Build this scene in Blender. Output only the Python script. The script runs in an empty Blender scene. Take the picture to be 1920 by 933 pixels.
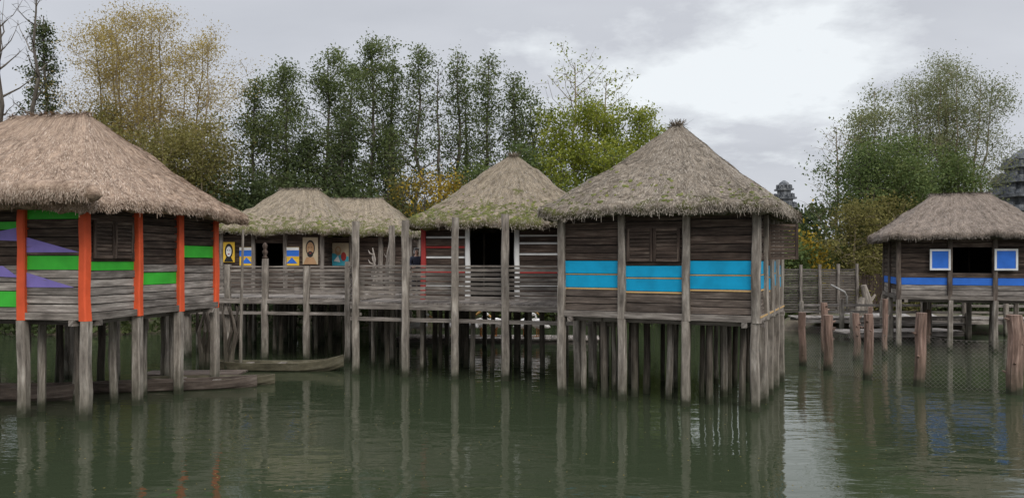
import bpy, math, random
import numpy as np
from mathutils import Vector, noise
random.seed(7)
scene = bpy.context.scene
scene.view_settings.view_transform = 'Standard'
scene.view_settings.look = 'None'
scene.view_settings.exposure = 0
COL = scene.collection
R = random.uniform

# ------------------------------------------------------------------ helpers
class MB:
    def __init__(s): s.v=[]; s.f=[]; s.m=[]; s.uv=[]
    def face(s, idx, mat, uvs=None):
        s.f.append(tuple(idx)); s.m.append(mat)
        s.uv.extend(uvs if uvs else [(0,0)]*len(idx))
    def poly(s, pts, mat):
        b=len(s.v); s.v.extend([tuple(p) for p in pts])
        ox,oy=R(0,50),R(0,50)
        s.face(range(b,b+len(pts)),mat,[(ox+p[0]+p[1],oy+p[2]) for p in pts])
    def box(s,c,d,mat,yaw=0.0,jit=0.0,tilt=0.0):
        hx,hy,hz=d[0]/2,d[1]/2,d[2]/2
        b=len(s.v); cy,sy=math.cos(yaw),math.sin(yaw); loc=[]
        for X in(-1,1):
            for Y in(-1,1):
                for Z in(-1,1):
                    x=X*hx+R(-jit,jit); y=Y*hy+R(-jit,jit)*.4; z=Z*hz+R(-jit,jit)+tilt*X*hx
                    loc.append((x,y,z)); s.v.append((c[0]+x*cy-y*sy,c[1]+x*sy+y*cy,c[2]+z))
        la=max(range(3),key=lambda i:d[i]); o=[i for i in range(3) if i!=la]
        ox,oy=R(0,60),R(0,60)
        for q in((0,1,3,2),(4,6,7,5),(0,4,5,1),(2,3,7,6),(0,2,6,4),(1,5,7,3)):
            s.face([b+i for i in q],mat,[(ox+loc[i][la],oy+loc[i][o[0]]+loc[i][o[1]]) for i in q])
    def post(s,x,y,z0,z1,r,mat,square=True,lean=(0,0),wob=0.012,n=8):
        h=z1-z0; k=max(2,int(h/0.5)); b=len(s.v); ox,oy=R(0,60),R(0,60); rot=R(-.2,.2)
        for i in range(k+1):
            t=i/k; cx=x+lean[0]*t+R(-wob,wob); cy=y+lean[1]*t+R(-wob,wob); rr=r*(1+R(-.06,.06))*(1.0-.08*t)
            for j in range(n):
                if square:
                    q=j//2; a0=q*math.pi/2+rot; e=(-.72,.72)[j%2]
                    dx=math.cos(a0)-e*math.sin(a0); dy=math.sin(a0)+e*math.cos(a0)
                else:
                    a=j/n*2*math.pi; dx,dy=math.cos(a),math.sin(a)
                s.v.append((cx+dx*rr,cy+dy*rr,z0+h*t))
        for i in range(k):
            for j in range(n):
                j2=(j+1)%n
                s.face([b+i*n+j,b+i*n+j2,b+(i+1)*n+j2,b+(i+1)*n+j],mat,
                   [(ox+h*i/k,oy+j*r*.8),(ox+h*i/k,oy+(j+1)*r*.8),(ox+h*(i+1)/k,oy+(j+1)*r*.8),(ox+h*(i+1)/k,oy+j*r*.8)])
        s.face([b+k*n+j for j in range(n)],mat); s.face([b+j for j in reversed(range(n))],mat)
    def tube(s,P,rad,n,mat,flat=1.0,cap=True):
        P=[Vector(p) for p in P]; b=len(s.v); ox=R(0,60); oy=R(0,60); L=0
        Ls=[]
        up=Vector((0,0,1))
        for i,p in enumerate(P):
            if i: L+=(p-P[i-1]).length
            Ls.append(L)
            d=(P[min(i+1,len(P)-1)]-P[max(i-1,0)])
            if d.length<1e-6: d=Vector((0,0,1))
            d.normalize()
            a=d.cross(Vector((0.13,1,0.07)) if abs(d.z)>.8 else up); a.normalize(); c=d.cross(a)
            r=rad[i] if hasattr(rad,'__len__') else rad
            for j in range(n):
                t=j/n*2*math.pi; q=p+a*math.cos(t)*r*flat+c*math.sin(t)*r
                s.v.append(tuple(q))
        for i in range(len(P)-1):
            mm=mat[i] if hasattr(mat,'__len__') else mat
            for j in range(n):
                j2=(j+1)%n
                s.face([b+i*n+j,b+(i+1)*n+j,b+(i+1)*n+j2,b+i*n+j2],mm,
                  [(ox+Ls[i],oy+j*.1),(ox+Ls[i+1],oy+j*.1),(ox+Ls[i+1],oy+j*.1+.1),(ox+Ls[i],oy+j*.1+.1)])
        if cap:
            m0=mat[0] if hasattr(mat,'__len__') else mat; m1=mat[-1] if hasattr(mat,'__len__') else mat
            s.face([b+j for j in range(n)],m0); k=(len(P)-1)*n
            s.face([b+k+j for j in reversed(range(n))],m1)
    def lump(s,c,r,h,mat,n=7,N=None):
        b=len(s.v); c=Vector(c); N=N or Vector((0,0,1))
        a=N.cross(Vector((1,0.01,0))).normalized(); d=N.cross(a)
        for k,(rr,hh) in enumerate(((1,0),(.75,.6))):
            for j in range(n):
                t=j/n*2*math.pi; q=r*rr*R(.75,1.2)
                s.v.append(tuple(c+a*math.cos(t)*q+d*math.sin(t)*q+N*h*hh*R(.8,1.2)))
        s.v.append(tuple(c+N*h))
        for j in range(n):
            j2=(j+1)%n
            s.face([b+j,b+j2,b+n+j2,b+n+j],mat,[(R(0,9),0)]*4)
            s.face([b+n+j,b+n+j2,b+2*n],mat,[(R(0,9),0)]*3)
    def obj(s,name,mats,parent=None,smooth=False,loc=(0,0,0),yaw=0,label=None):
        me=bpy.data.meshes.new(name); me.from_pydata(s.v,[],s.f)
        for m in mats: me.materials.append(m)
        me.polygons.foreach_set('material_index',s.m)
        uvl=me.uv_layers.new(name='UVMap')
        uvl.data.foreach_set('uv',[c for p in s.uv for c in p])
        if smooth: me.polygons.foreach_set('use_smooth',[True]*len(s.f))
        me.update()
        o=bpy.data.objects.new(name,me); COL.objects.link(o)
        if parent: o.parent=parent
        o.location=loc; o.rotation_euler=(0,0,yaw)
        if label: o['label']=label
        return o

def thing(name,label,category,loc,yaw=0,group=None):
    e=bpy.data.objects.new(name,None); COL.objects.link(e); e.location=loc; e.rotation_euler=(0,0,yaw)
    e.empty_display_size=.3; tag(e,label,category,group); return e
def tag(o,label,category,group=None):
    o['label']=label; o['category']=category
    if group: o['group']=group

# ------------------------------------------------------------------ materials
def newmat(name):
    m=bpy.data.materials.new(name); m.use_nodes=True; nt=m.node_tree
    return m,nt,nt.nodes['Principled BSDF']
def ramp(nt,stops):
    r=nt.nodes.new('ShaderNodeValToRGB'); el=r.color_ramp.elements
    while len(el)>1: el.remove(el[-1])
    el[0].position=stops[0][0]; el[0].color=(*stops[0][1],1)
    for p,c in stops[1:]:
        e=el.new(p); e.color=(*c,1)
    return r
def nz(nt,vec,scale,detail=4,rough=.55,mapping=None):
    n=nt.nodes.new('ShaderNodeTexNoise'); n.inputs['Scale'].default_value=scale
    n.inputs['Detail'].default_value=detail; n.inputs['Roughness'].default_value=rough
    if mapping:
        mp=nt.nodes.new('ShaderNodeMapping'); mp.inputs['Scale'].default_value=mapping
        nt.links.new(vec,mp.inputs['Vector']); vec=mp.outputs['Vector']
    nt.links.new(vec,n.inputs['Vector']); return n
def mix(nt,fac,a,b,mode='MIX'):
    m=nt.nodes.new('ShaderNodeMix'); m.data_type='RGBA'; m.blend_type=mode
    for k,v in((0,fac),(6,a),(7,b)):
        if isinstance(v,(int,float)): m.inputs[k].default_value=v
        elif isinstance(v,tuple): m.inputs[k].default_value=(*v,1)
        else: nt.links.new(v,m.inputs[k])
    return m.outputs[2]
def maprange(nt,val,a,b,c=0,d=1):
    m=nt.nodes.new('ShaderNodeMapRange'); m.inputs[1].default_value=a; m.inputs[2].default_value=b
    m.inputs[3].default_value=c; m.inputs[4].default_value=d
    nt.links.new(val,m.inputs[0]); return m.outputs[0]
def bump(nt,h,b,strength,dist=.02):
    n=nt.nodes.new('ShaderNodeBump'); n.inputs['Strength'].default_value=strength
    n.inputs['Distance'].default_value=dist; nt.links.new(h,n.inputs['Height'])
    nt.links.new(n.outputs[0],b.inputs['Normal']); return n
def wetline(nt,col):
    g=nt.nodes.new('ShaderNodeNewGeometry'); sp=nt.nodes.new('ShaderNodeSeparateXYZ')
    nt.links.new(g.outputs['Position'],sp.inputs[0])
    n=nz(nt,g.outputs['Position'],5,3)
    ad=nt.nodes.new('ShaderNodeMath'); ad.operation='MULTIPLY_ADD'
    nt.links.new(n.outputs[0],ad.inputs[0]); ad.inputs[1].default_value=-.35; nt.links.new(sp.outputs[2],ad.inputs[2])
    f=maprange(nt,ad.outputs[0],-.08,.12,1,0)
    c=mix(nt,f,col,(.022,.024,.014))
    f2=maprange(nt,ad.outputs[0],.1,.8,.35,0)
    return mix(nt,f2,c,(.08,.085,.05))
def wood(name,c1,c2,c3,wet=False,grain=16):
    m,nt,b=newmat(name)
    uv=nt.nodes.new('ShaderNodeUVMap'); g=nt.nodes.new('ShaderNodeNewGeometry')
    n=nz(nt,uv.outputs[0],1.0,6,.65,(1.3,grain,1))
    r=ramp(nt,[(.3,c1),(.52,c2),(.72,c3)]); nt.links.new(n.outputs[0],r.inputs[0])
    big=nz(nt,g.outputs['Position'],.9,3)
    blot=nz(nt,uv.outputs[0],1.0,5,.7,(1.2,4,1))
    var=nt.nodes.new('ShaderNodeHueSaturation')
    a=nt.nodes.new('ShaderNodeMath'); a.operation='MULTIPLY_ADD'
    nt.links.new(g.outputs['Random Per Island'],a.inputs[0]); a.inputs[1].default_value=.75; a.inputs[2].default_value=.32
    a2=nt.nodes.new('ShaderNodeMath'); a2.operation='MULTIPLY_ADD'
    nt.links.new(big.outputs[0],a2.inputs[0]); a2.inputs[1].default_value=.8; nt.links.new(a.outputs[0],a2.inputs[2])
    bl=maprange(nt,blot.outputs[0],.35,.6,.6,1.1)
    a3=nt.nodes.new('ShaderNodeMath'); a3.operation='MULTIPLY'; nt.links.new(a2.outputs[0],a3.inputs[0]); nt.links.new(bl,a3.inputs[1])
    nt.links.new(a3.outputs[0],var.inputs['Value']); nt.links.new(r.outputs[0],var.inputs['Color'])
    col=var.outputs[0]
    if wet: col=wetline(nt,col)
    nt.links.new(col,b.inputs['Base Color']); b.inputs['Roughness'].default_value=.85
    b.inputs['Specular IOR Level'].default_value=.25
    bump(nt,n.outputs[0],b,.6,.012); return m
def paint(name,c,under=(.14,.12,.10),wear=.33):
    m,nt,b=newmat(name)
    uv=nt.nodes.new('ShaderNodeUVMap'); g=nt.nodes.new('ShaderNodeNewGeometry')
    n=nz(nt,uv.outputs[0],1.0,7,.7,(2,14,1))
    n2=nz(nt,g.outputs['Position'],2.2,3)
    shade=maprange(nt,n2.outputs[0],.3,.7,.8,1.08)
    hs=nt.nodes.new('ShaderNodeHueSaturation'); hs.inputs['Color'].default_value=(*c,1); nt.links.new(shade,hs.inputs['Value'])
    f=maprange(nt,n.outputs[0],wear-.05,wear+.03,1,0)
    col=mix(nt,f,hs.outputs[0],under)
    nt.links.new(col,b.inputs['Base Color']); b.inputs['Roughness'].default_value=.6
    b.inputs['Specular IOR Level'].default_value=.3
    bump(nt,n.outputs[0],b,.35,.008); return m
def thatch(name,cd,cm,cl,moss=0.0,mz=(4.4,6.0)):
    m,nt,b=newmat(name)
    uv=nt.nodes.new('ShaderNodeUVMap'); g=nt.nodes.new('ShaderNodeNewGeometry')
    n=nz(nt,uv.outputs[0],1.0,8,.8,(22,9.0,1))
    n2=nz(nt,uv.outputs[0],1.0,6,.7,(3.2,2.6,1)); n4=nz(nt,uv.outputs[0],1.0,3,.6,(5,.5,1))
    r=ramp(nt,[(.34,cd),(.48,cm),(.64,cl)]); nt.links.new(n.outputs[0],r.inputs[0])
    sh=ramp(nt,[(.34,(.55,.53,.51)),(.5,(.93,.92,.91)),(.65,(1.16,1.14,1.12))]); nt.links.new(n2.outputs[0],sh.inputs[0])
    col=mix(nt,1.0,r.outputs[0],sh.outputs[0],'MULTIPLY')
    sh2=ramp(nt,[(.35,(.78,.77,.76)),(.6,(1.07,1.06,1.05))]); nt.links.new(n4.outputs[0],sh2.inputs[0])
    col=mix(nt,1.0,col,sh2.outputs[0],'MULTIPLY')
    if moss:
        mn=nz(nt,g.outputs['Position'],3.2,6,.7); sp=nt.nodes.new('ShaderNodeSeparateXYZ'); nt.links.new(g.outputs['Position'],sp.inputs[0])
        zf=maprange(nt,sp.outputs[2],mz[0],mz[1],moss,-.1)
        ad=nt.nodes.new('ShaderNodeMath'); ad.operation='ADD'; nt.links.new(mn.outputs[0],ad.inputs[0]); nt.links.new(zf,ad.inputs[1])
        f=maprange(nt,ad.outputs[0],.60,.68,0,.9)
        col=mix(nt,f,col,(.10,.105,.028))
    nt.links.new(col,b.inputs['Base Color']); b.inputs['Roughness'].default_value=.95; b.inputs['Specular IOR Level'].default_value=.1
    ad=nt.nodes.new('ShaderNodeMath'); ad.operation='ADD'; nt.links.new(n.outputs[0],ad.inputs[0]); nt.links.new(n2.outputs[0],ad.inputs[1])
    bump(nt,ad.outputs[0],b,.9,.06); return m
def island(name,stops,transl=0.0,rough=.8,posvar=0.0):
    m,nt,b=newmat(name); g=nt.nodes.new('ShaderNodeNewGeometry')
    r=ramp(nt,stops)
    src=g.outputs['Random Per Island']
    if posvar:
        n=nz(nt,g.outputs['Position'],posvar,3)
        a=nt.nodes.new('ShaderNodeMath'); a.operation='MULTIPLY_ADD'; nt.links.new(src,a.inputs[0]); a.inputs[1].default_value=.5
        mm=maprange(nt,n.outputs[0],.3,.7,0,.5); nt.links.new(mm,a.inputs[2]); src=a.outputs[0]
    nt.links.new(src,r.inputs[0]); nt.links.new(r.outputs[0],b.inputs['Base Color'])
    b.inputs['Roughness'].default_value=rough; b.inputs['Specular IOR Level'].default_value=.2
    if transl:
        t=nt.nodes.new('ShaderNodeBsdfTranslucent'); nt.links.new(r.outputs[0],t.inputs[0])
        ms=nt.nodes.new('ShaderNodeMixShader'); ms.inputs[0].default_value=transl
        nt.links.new(b.outputs[0],ms.inputs[1]); nt.links.new(t.outputs[0],ms.inputs[2])
        nt.links.new(ms.outputs[0],nt.nodes['Material Output'].inputs[0])
    return m
def plain(name,c,rough=.7,nscale=6,var=.35,bmp=.3):
    m,nt,b=newmat(name); g=nt.nodes.new('ShaderNodeTexCoord')
    n=nz(nt,g.outputs['Object'],nscale,5,.6)
    r=ramp(nt,[(.3,tuple(x*(1-var) for x in c)),(.7,tuple(min(1,x*(1+var)) for x in c))]); nt.links.new(n.outputs[0],r.inputs[0])
    nt.links.new(r.outputs[0],b.inputs['Base Color']); b.inputs['Roughness'].default_value=rough
    bump(nt,n.outputs[0],b,bmp,.02); return m

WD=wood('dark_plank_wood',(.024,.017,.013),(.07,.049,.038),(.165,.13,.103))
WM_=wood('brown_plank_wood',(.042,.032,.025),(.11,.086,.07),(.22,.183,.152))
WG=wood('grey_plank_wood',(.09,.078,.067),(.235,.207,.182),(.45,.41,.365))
WP=wood('pile_wood',(.085,.07,.056),(.235,.205,.172),(.43,.39,.335),wet=True,grain=12)
WPD=wood('dark_pile_wood',(.035,.028,.022),(.095,.079,.063),(.19,.163,.133),wet=True,grain=12)
WR=wood('rail_wood',(.07,.058,.049),(.19,.165,.142),(.35,.318,.28))
WRED=wood('reddish_stump_wood',(.075,.048,.036),(.2,.13,.1),(.36,.26,.21),wet=True,grain=12)
WBOAT=wood('canoe_wood',(.045,.04,.026),(.12,.107,.07),(.25,.23,.17),wet=False,grain=10)
INSIDE=plain('interior_dark',(.014,.012,.01),.9)
P_OR=paint('orange_paint',(.72,.105,.035),wear=.31)
P_GR=paint('green_paint',(.05,.46,.04),wear=.3)
P_PU=paint('purple_paint',(.24,.19,.52),wear=.36)
P_CY=paint('turquoise_blue_paint',(.0,.33,.58),wear=.28)
P_OC=paint('ochre_paint',(.58,.38,.17),wear=.34)
P_BL=paint('royal_blue_paint',(.03,.16,.62),wear=.28)
P_WH=paint('white_paint',(.72,.72,.70),wear=.31)
P_RE=paint('red_paint',(.36,.04,.035),wear=.33)
P_YE=paint('yellow_paint',(.8,.50,.05),wear=.3)
P_CR=paint('cream_paint',(.5,.41,.28),wear=.34)
P_TAN=paint('tan_paint',(.42,.25,.13),wear=.25)
P_BK=paint('black_paint',(.02,.02,.02),wear=.2)
P_TE=paint('teal_paint',(.06,.38,.48),wear=.3)
TH_A=thatch('tan_thatch',(.15,.10,.073),(.42,.31,.232),(.60,.475,.37))
TH_B=thatch('grey_thatch',(.095,.08,.062),(.285,.243,.193),(.455,.402,.332),.13,(4.6,5.7))
TH_C=thatch('mossy_thatch',(.10,.082,.057),(.285,.238,.175),(.455,.395,.305),.2,(4.4,6.6))
TH_E=thatch('brown_thatch',(.09,.073,.06),(.235,.193,.16),(.39,.335,.285))
ST_A=island('tan_straw',[(0,(.22,.15,.11)),(.4,(.38,.285,.215)),(1,(.58,.47,.375))])
ST_B=island('grey_straw',[(0,(.13,.108,.083)),(.4,(.26,.222,.177)),(1,(.44,.39,.325))])
ST_E=island('brown_straw',[(0,(.11,.09,.074)),(.5,(.22,.183,.152)),(1,(.37,.32,.275))])
MOSS=island('moss',[(0,(.045,.055,.013)),(.6,(.11,.12,.028)),(1,(.2,.195,.05))],posvar=3)

# ------------------------------------------------------------------ world
w=bpy.data.worlds.new('World'); scene.world=w; w.use_nodes=True; nt=w.node_tree
bg=nt.nodes['Background']; tc=nt.nodes.new('ShaderNodeTexCoord')
sky=nt.nodes.new('ShaderNodeTexSky'); sky.sky_type='NISHITA'; sky.sun_disc=False
sky.sun_elevation=math.radians(40)
sp=nt.nodes.new('ShaderNodeSeparateXYZ'); nt.links.new(tc.outputs['Generated'],sp.inputs[0])
def mth(op,a,b=None,c=None):
    m=nt.nodes.new('ShaderNodeMath'); m.operation=op
    for i,v in enumerate((a,b,c)):
        if v is None: continue
        if isinstance(v,(int,float)): m.inputs[i].default_value=v
        else: nt.links.new(v,m.inputs[i])
    return m.outputs[0]
zc=mth('MAXIMUM',sp.outputs[2],0.0); den=mth('ADD',zc,.22)
cx=mth('DIVIDE',sp.outputs[0],den); cy=mth('DIVIDE',sp.outputs[1],den)
cb=nt.nodes.new('ShaderNodeCombineXYZ'); nt.links.new(cx,cb.inputs[0]); nt.links.new(cy,cb.inputs[1])
cn=nz(nt,cb.outputs[0],1.0,6,.5,(1,1.8,1)); cn2=nz(nt,cb.outputs[0],2.0,7,.58)
d1=Vector((.28,1,.25)).normalized()
vd=nt.nodes.new('ShaderNodeVectorMath'); vd.operation='SUBTRACT'; nt.links.new(tc.outputs['Generated'],vd.inputs[0]); vd.inputs[1].default_value=d1
vm=nt.nodes.new('ShaderNodeVectorMath'); vm.operation='MULTIPLY'; nt.links.new(vd.outputs[0],vm.inputs[0]); vm.inputs[1].default_value=(.85,1,2.3)
vl=nt.nodes.new('ShaderNodeVectorMath'); vl.operation='LENGTH'; nt.links.new(vm.outputs[0],vl.inputs[0])
patch=mth('SUBTRACT',mth('MULTIPLY_ADD',cn2.outputs[0],.8,-.21),vl.outputs['Value'])
patchf=maprange(nt,patch,-.04,.10,0,1)
base=ramp(nt,[(.3,(.54,.56,.61)),(.5,(.61,.63,.68)),(.7,(.68,.70,.75))]); nt.links.new(cn.outputs[0],base.inputs[0])
c1=mix(nt,patchf,base.outputs[0],(.90,.94,.97))
zen=maprange(nt,zc,.34,.8,1.0,3.0)
hs=nt.nodes.new('ShaderNodeHueSaturation'); nt.links.new(zen,hs.inputs['Value']); nt.links.new(c1,hs.inputs['Color'])
skym=mix(nt,1.0,sky.outputs[0],(.1,.1,.1),'MULTIPLY')
fin=mix(nt,.95,skym,hs.outputs[0])
nt.links.new(fin,bg.inputs[0]); bg.inputs[1].default_value=1.0
sun=bpy.data.lights.new('sun','SUN'); sun.energy=1.5; sun.angle=math.radians(30); sun.color=(1,.95,.88)
so=bpy.data.objects.new('sun',sun); COL.objects.link(so)
sd=Vector((.45*math.cos(math.radians(40)),-.89*math.cos(math.radians(40)),math.sin(math.radians(40))))
so.rotation_euler=(-sd).to_track_quat('-Z','Y').to_euler(); sky.sun_rotation=math.atan2(sd.x,sd.y)

# ------------------------------------------------------------------ camera
cam=bpy.data.cameras.new('camera'); co=bpy.data.objects.new('camera',cam); COL.objects.link(co)
co.location=(0,0,3.4); co.rotation_euler=(math.radians(90),0,0)
cam.sensor_width=36; cam.lens=36*1400/1920; cam.shift_y=23.5/1920; cam.clip_end=4000
scene.camera=co
def AX(px,y): return (px-960)/1400*y
def AZ(py,y): return 3.4+(490-py)/1400*y

# ------------------------------------------------------------------ ground + water
def shore(x):
    return 37+3*math.sin(x*.13+1)+1.4*math.sin(x*.37)+(7 if x>6 else 0)*min(1,(x-6)/8 if x>6 else 0)
def gz(x,y):
    s=shore(x); t=(y-s)/3.0; t=max(0,min(1,t)); t=t*t*(3-2*t)
    f=-1.6+2.4*t
    tb=max(0,min(1,(4.5-y)/3)); f=max(f,-1.6+3.3*tb)
    side=max(0,min(1,(abs(x)-42)/4)); f=max(f,-1.6+2.4*side)
    # muddy bank spit behind the shuttered house
    sp_=max(0,1-((x-20)/9)**2-((y-37.5)/3.2)**2); f=max(f,-1.6+2.3*min(1,sp_*1.8))
    return f+.12*noise.noise(Vector((x*.3,y*.3,0)))
xs=sorted(set([-3000,-1200,-500,-200,-120]+[i*2 for i in range(-45,0)]+[i*1.0 for i in range(0,40)]+[i*2 for i in range(20,46)]+[120,200,500,1200,3000]))
ys=sorted(set([-1500,-300,-60,-20]+[i*1.0 for i in range(-8,8)]+[i*4 for i in range(3,8)]+[i*1.0 for i in range(30,56)]+[60,70,90,130,250,600,1500,3500]))
M=MB()
for y in ys:
    for x in xs: M.v.append((x,y,gz(x,y)))
nx=len(xs)
for j in range(len(ys)-1):
    for i in range(nx-1): M.face([j*nx+i,j*nx+i+1,(j+1)*nx+i+1,(j+1)*nx+i],0)
gm,gnt,gb=newmat('bank_ground'); g=gnt.nodes.new('ShaderNodeNewGeometry')
n=nz(gnt,g.outputs['Position'],1.3,8,.65); r=ramp(gnt,[(.3,(.05,.04,.028)),(.5,(.13,.105,.072)),(.62,(.09,.11,.045)),(.8,(.14,.15,.065))])
gnt.links.new(n.outputs[0],r.inputs[0]); gnt.links.new(r.outputs[0],gb.inputs['Base Color']); gb.inputs['Roughness'].default_value=.95
bump(gnt,n.outputs[0],gb,.6,.1)
o=M.obj('ground',[gm],smooth=True); o['kind']='structure'; o['label']='muddy grassy bank around the lake'
wm,wnt,wb=newmat('lake_water'); g=wnt.nodes.new('ShaderNodeNewGeometry')
wb.inputs['Base Color'].default_value=(.030,.039,.021,1); wb.inputs['Roughness'].default_value=.0; wb.inputs['IOR'].default_value=1.36
n1=nz(wnt,g.outputs['Position'],1.0,1,.4,(.9,2.0,1)); n2=nz(wnt,g.outputs['Position'],1.0,2,.5,(2.4,6.5,1))
n3=nz(wnt,g.outputs['Position'],.16,2,.5)
f3=maprange(wnt,n3.outputs[0],.36,.62,.3,1.0)
ad=wnt.nodes.new('ShaderNodeMath'); ad.operation='MULTIPLY_ADD'; wnt.links.new(n2.outputs[0],ad.inputs[0]); ad.inputs[1].default_value=.42; wnt.links.new(n1.outputs[0],ad.inputs[2])
ml=wnt.nodes.new('ShaderNodeMath'); ml.operation='MULTIPLY'; wnt.links.new(ad.outputs[0],ml.inputs[0]); wnt.links.new(f3,ml.inputs[1])
bump(wnt,ml.outputs[0],wb,1.0,.021)
M=MB(); M.v=[(-60,-9,0),(60,-9,0),(60,60,0),(-60,60,0)]; M.face([0,1,2,3],0)
o=M.obj('water',[wm]); o['kind']='structure'; o['label']='dark green rippled lake water'

# ------------------------------------------------------------------ thatched roof
def roof(parent,hx,hy,rx,ry,ze,zp,th,seed,nst,mats,moss=0,tuft=False,sag=.05,lab=None):
    M=MB(); per=4*(hx+hy); a=2*hx/per; bq=2*hy/per
    def S(u,t,off=0.,dz=0.):
        u%=1.0; ex,ey=rx+(hx-rx)*t,ry+(hy-ry)*t
        if u<a: x,y=-ex+2*ex*u/a,-ey
        elif u<a+bq: x,y=ex,-ey+2*ey*(u-a)/bq
        elif u<2*a+bq: x,y=ex-2*ex*(u-a-bq)/a,ey
        else: x,y=-ex,ey-2*ey*(u-2*a-bq)/bq
        rc=min(.05+.3*t,ex*.9,ey*.9); ix=max(-(ex-rc),min(ex-rc,x)); iy=max(-(ey-rc),min(ey-rc,y))
        dx,dy=x-ix,y-iy; L=math.hypot(dx,dy) or 1
        x,y=ix+dx/L*(rc+off),iy+dy/L*(rc+off)
        z=zp+(ze-zp)*(t+sag*math.sin(math.pi*t))
        n=noise.noise(Vector((x*.7,y*.7,seed)))*.12+noise.noise(Vector((x*2.2,y*2.2,seed+9)))*.08+noise.noise(Vector((x*6,y*6,seed+4)))*.045
        return Vector((x,y,z+n*min(1,t*3+.2)+dz))
    NU,NT=280,40; sl=math.hypot(min(hx-rx,hy-ry),zp-ze)
    rows=[(i/NT,0,0) for i in range(NT+1)]+[(1,.04,-th*.35),(1,.0,-th*.8),(1,-.12,-th),(1,-.5,-th*.6)]
    for k,(t,of,dz) in enumerate(rows):
        for i in range(NU):
            p=S(i/NU,t,of,dz)
            if k>NT: p.z+=noise.noise(Vector((i*.35,k*.2,seed)))*.08
            M.v.append(tuple(p))
    for k in range(len(rows)-1):
        for i in range(NU):
            i2=(i+1)%NU; t1=min(k,NT)/NT*sl; t2=min(k+1,NT)/NT*sl
            if k>=NT: t1=sl+(k-NT)*.12; t2=t1+.12
            M.face([k*NU+i,(k+1)*NU+i,(k+1)*NU+i2,k*NU+i2],0,[(i/NU*per,t1),(i/NU*per,t2),((i+1)/NU*per,t2),((i+1)/NU*per,t1)])
    M.face([i for i in range(NU)],0); k=(len(rows)-1)*NU; M.face([k+i for i in reversed(range(NU))],0)
    rng=random.Random(seed)
    def straw(p,q,wd,lift):
        d=(q-p); 
        if d.length<1e-5: return
        s_=Vector((-d.y,d.x,0)); 
        if s_.length<1e-5: s_=Vector((1,0,0))
        s_.normalize(); b=len(M.v); q=q+Vector((0,0,lift))
        M.v.extend([tuple(p-s_*wd*.5),tuple(p+s_*wd*.5),tuple(q+s_*wd*.3),tuple(q-s_*wd*.3)]); M.face([b,b+1,b+2,b+3],1)
    for i in range(nst):
        t=math.sqrt(rng.random())*.97+.02; u=rng.random(); L=rng.uniform(.05,.17)/sl
        p=S(u,t); q=S(u+rng.gauss(0,.0028),min(1.005,t+L)); p.z-=.004
        straw(p,q,rng.uniform(.006,.016),rng.uniform(.0,.022)*(1+(rng.random()<.05)*2))
    for i in range(int(nst*.42)):
        u=rng.random(); p=S(u,1,.02,-rng.uniform(0,th*.9)); c=S(u,.9); o=(p-c); o.z=0
        if o.length>0: o.normalize()
        q=p+o*rng.uniform(.01,.05)+Vector((rng.gauss(0,.02),rng.gauss(0,.02),-rng.uniform(.015,.07)*(1+(rng.random()<.05)*1.5)))
        straw(p,q,rng.uniform(.006,.014),0)
    for i in range(moss):
        t=1-abs(rng.gauss(0,.18)); u=rng.random()
        if noise.noise(Vector((u*14,t*2,seed)))<-.02: continue
        t=max(.3,min(.99,t)); p=S(u,t); q=S(u,t-.03); s=S(u+.004,t); N=(s-p).cross(q-p); N.normalize()
        if N.z<0: N=-N
        M.lump(p-N*.01,rng.uniform(.025,.09),rng.uniform(.015,.04),2,6,N)
    if tuft:
        for i in range(500):
            an=rng.random()*6.28; rr=rng.uniform(0,.12); p=Vector((math.cos(an)*rr+rng.uniform(-rx,rx),math.sin(an)*rr,zp-.05))
            q=p+Vector((math.cos(an)*rng.uniform(.03,.25),math.sin(an)*rng.uniform(.03,.25),rng.uniform(-.25,.17)))
            straw(p,q,.02,0)
    else:
        for i in range(700):
            x=rng.uniform(-rx-.1,rx+.1); p=Vector((x,0,zp+.02)); q=p+Vector((rng.gauss(0,.12),rng.choice((-1,1))*rng.uniform(.05,.25),rng.uniform(-.16,.05)))
            straw(p,q,.018,0)
    o=M.obj('roof',mats,parent,smooth=True)
    if lab: o['label']=lab
    return o

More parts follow.
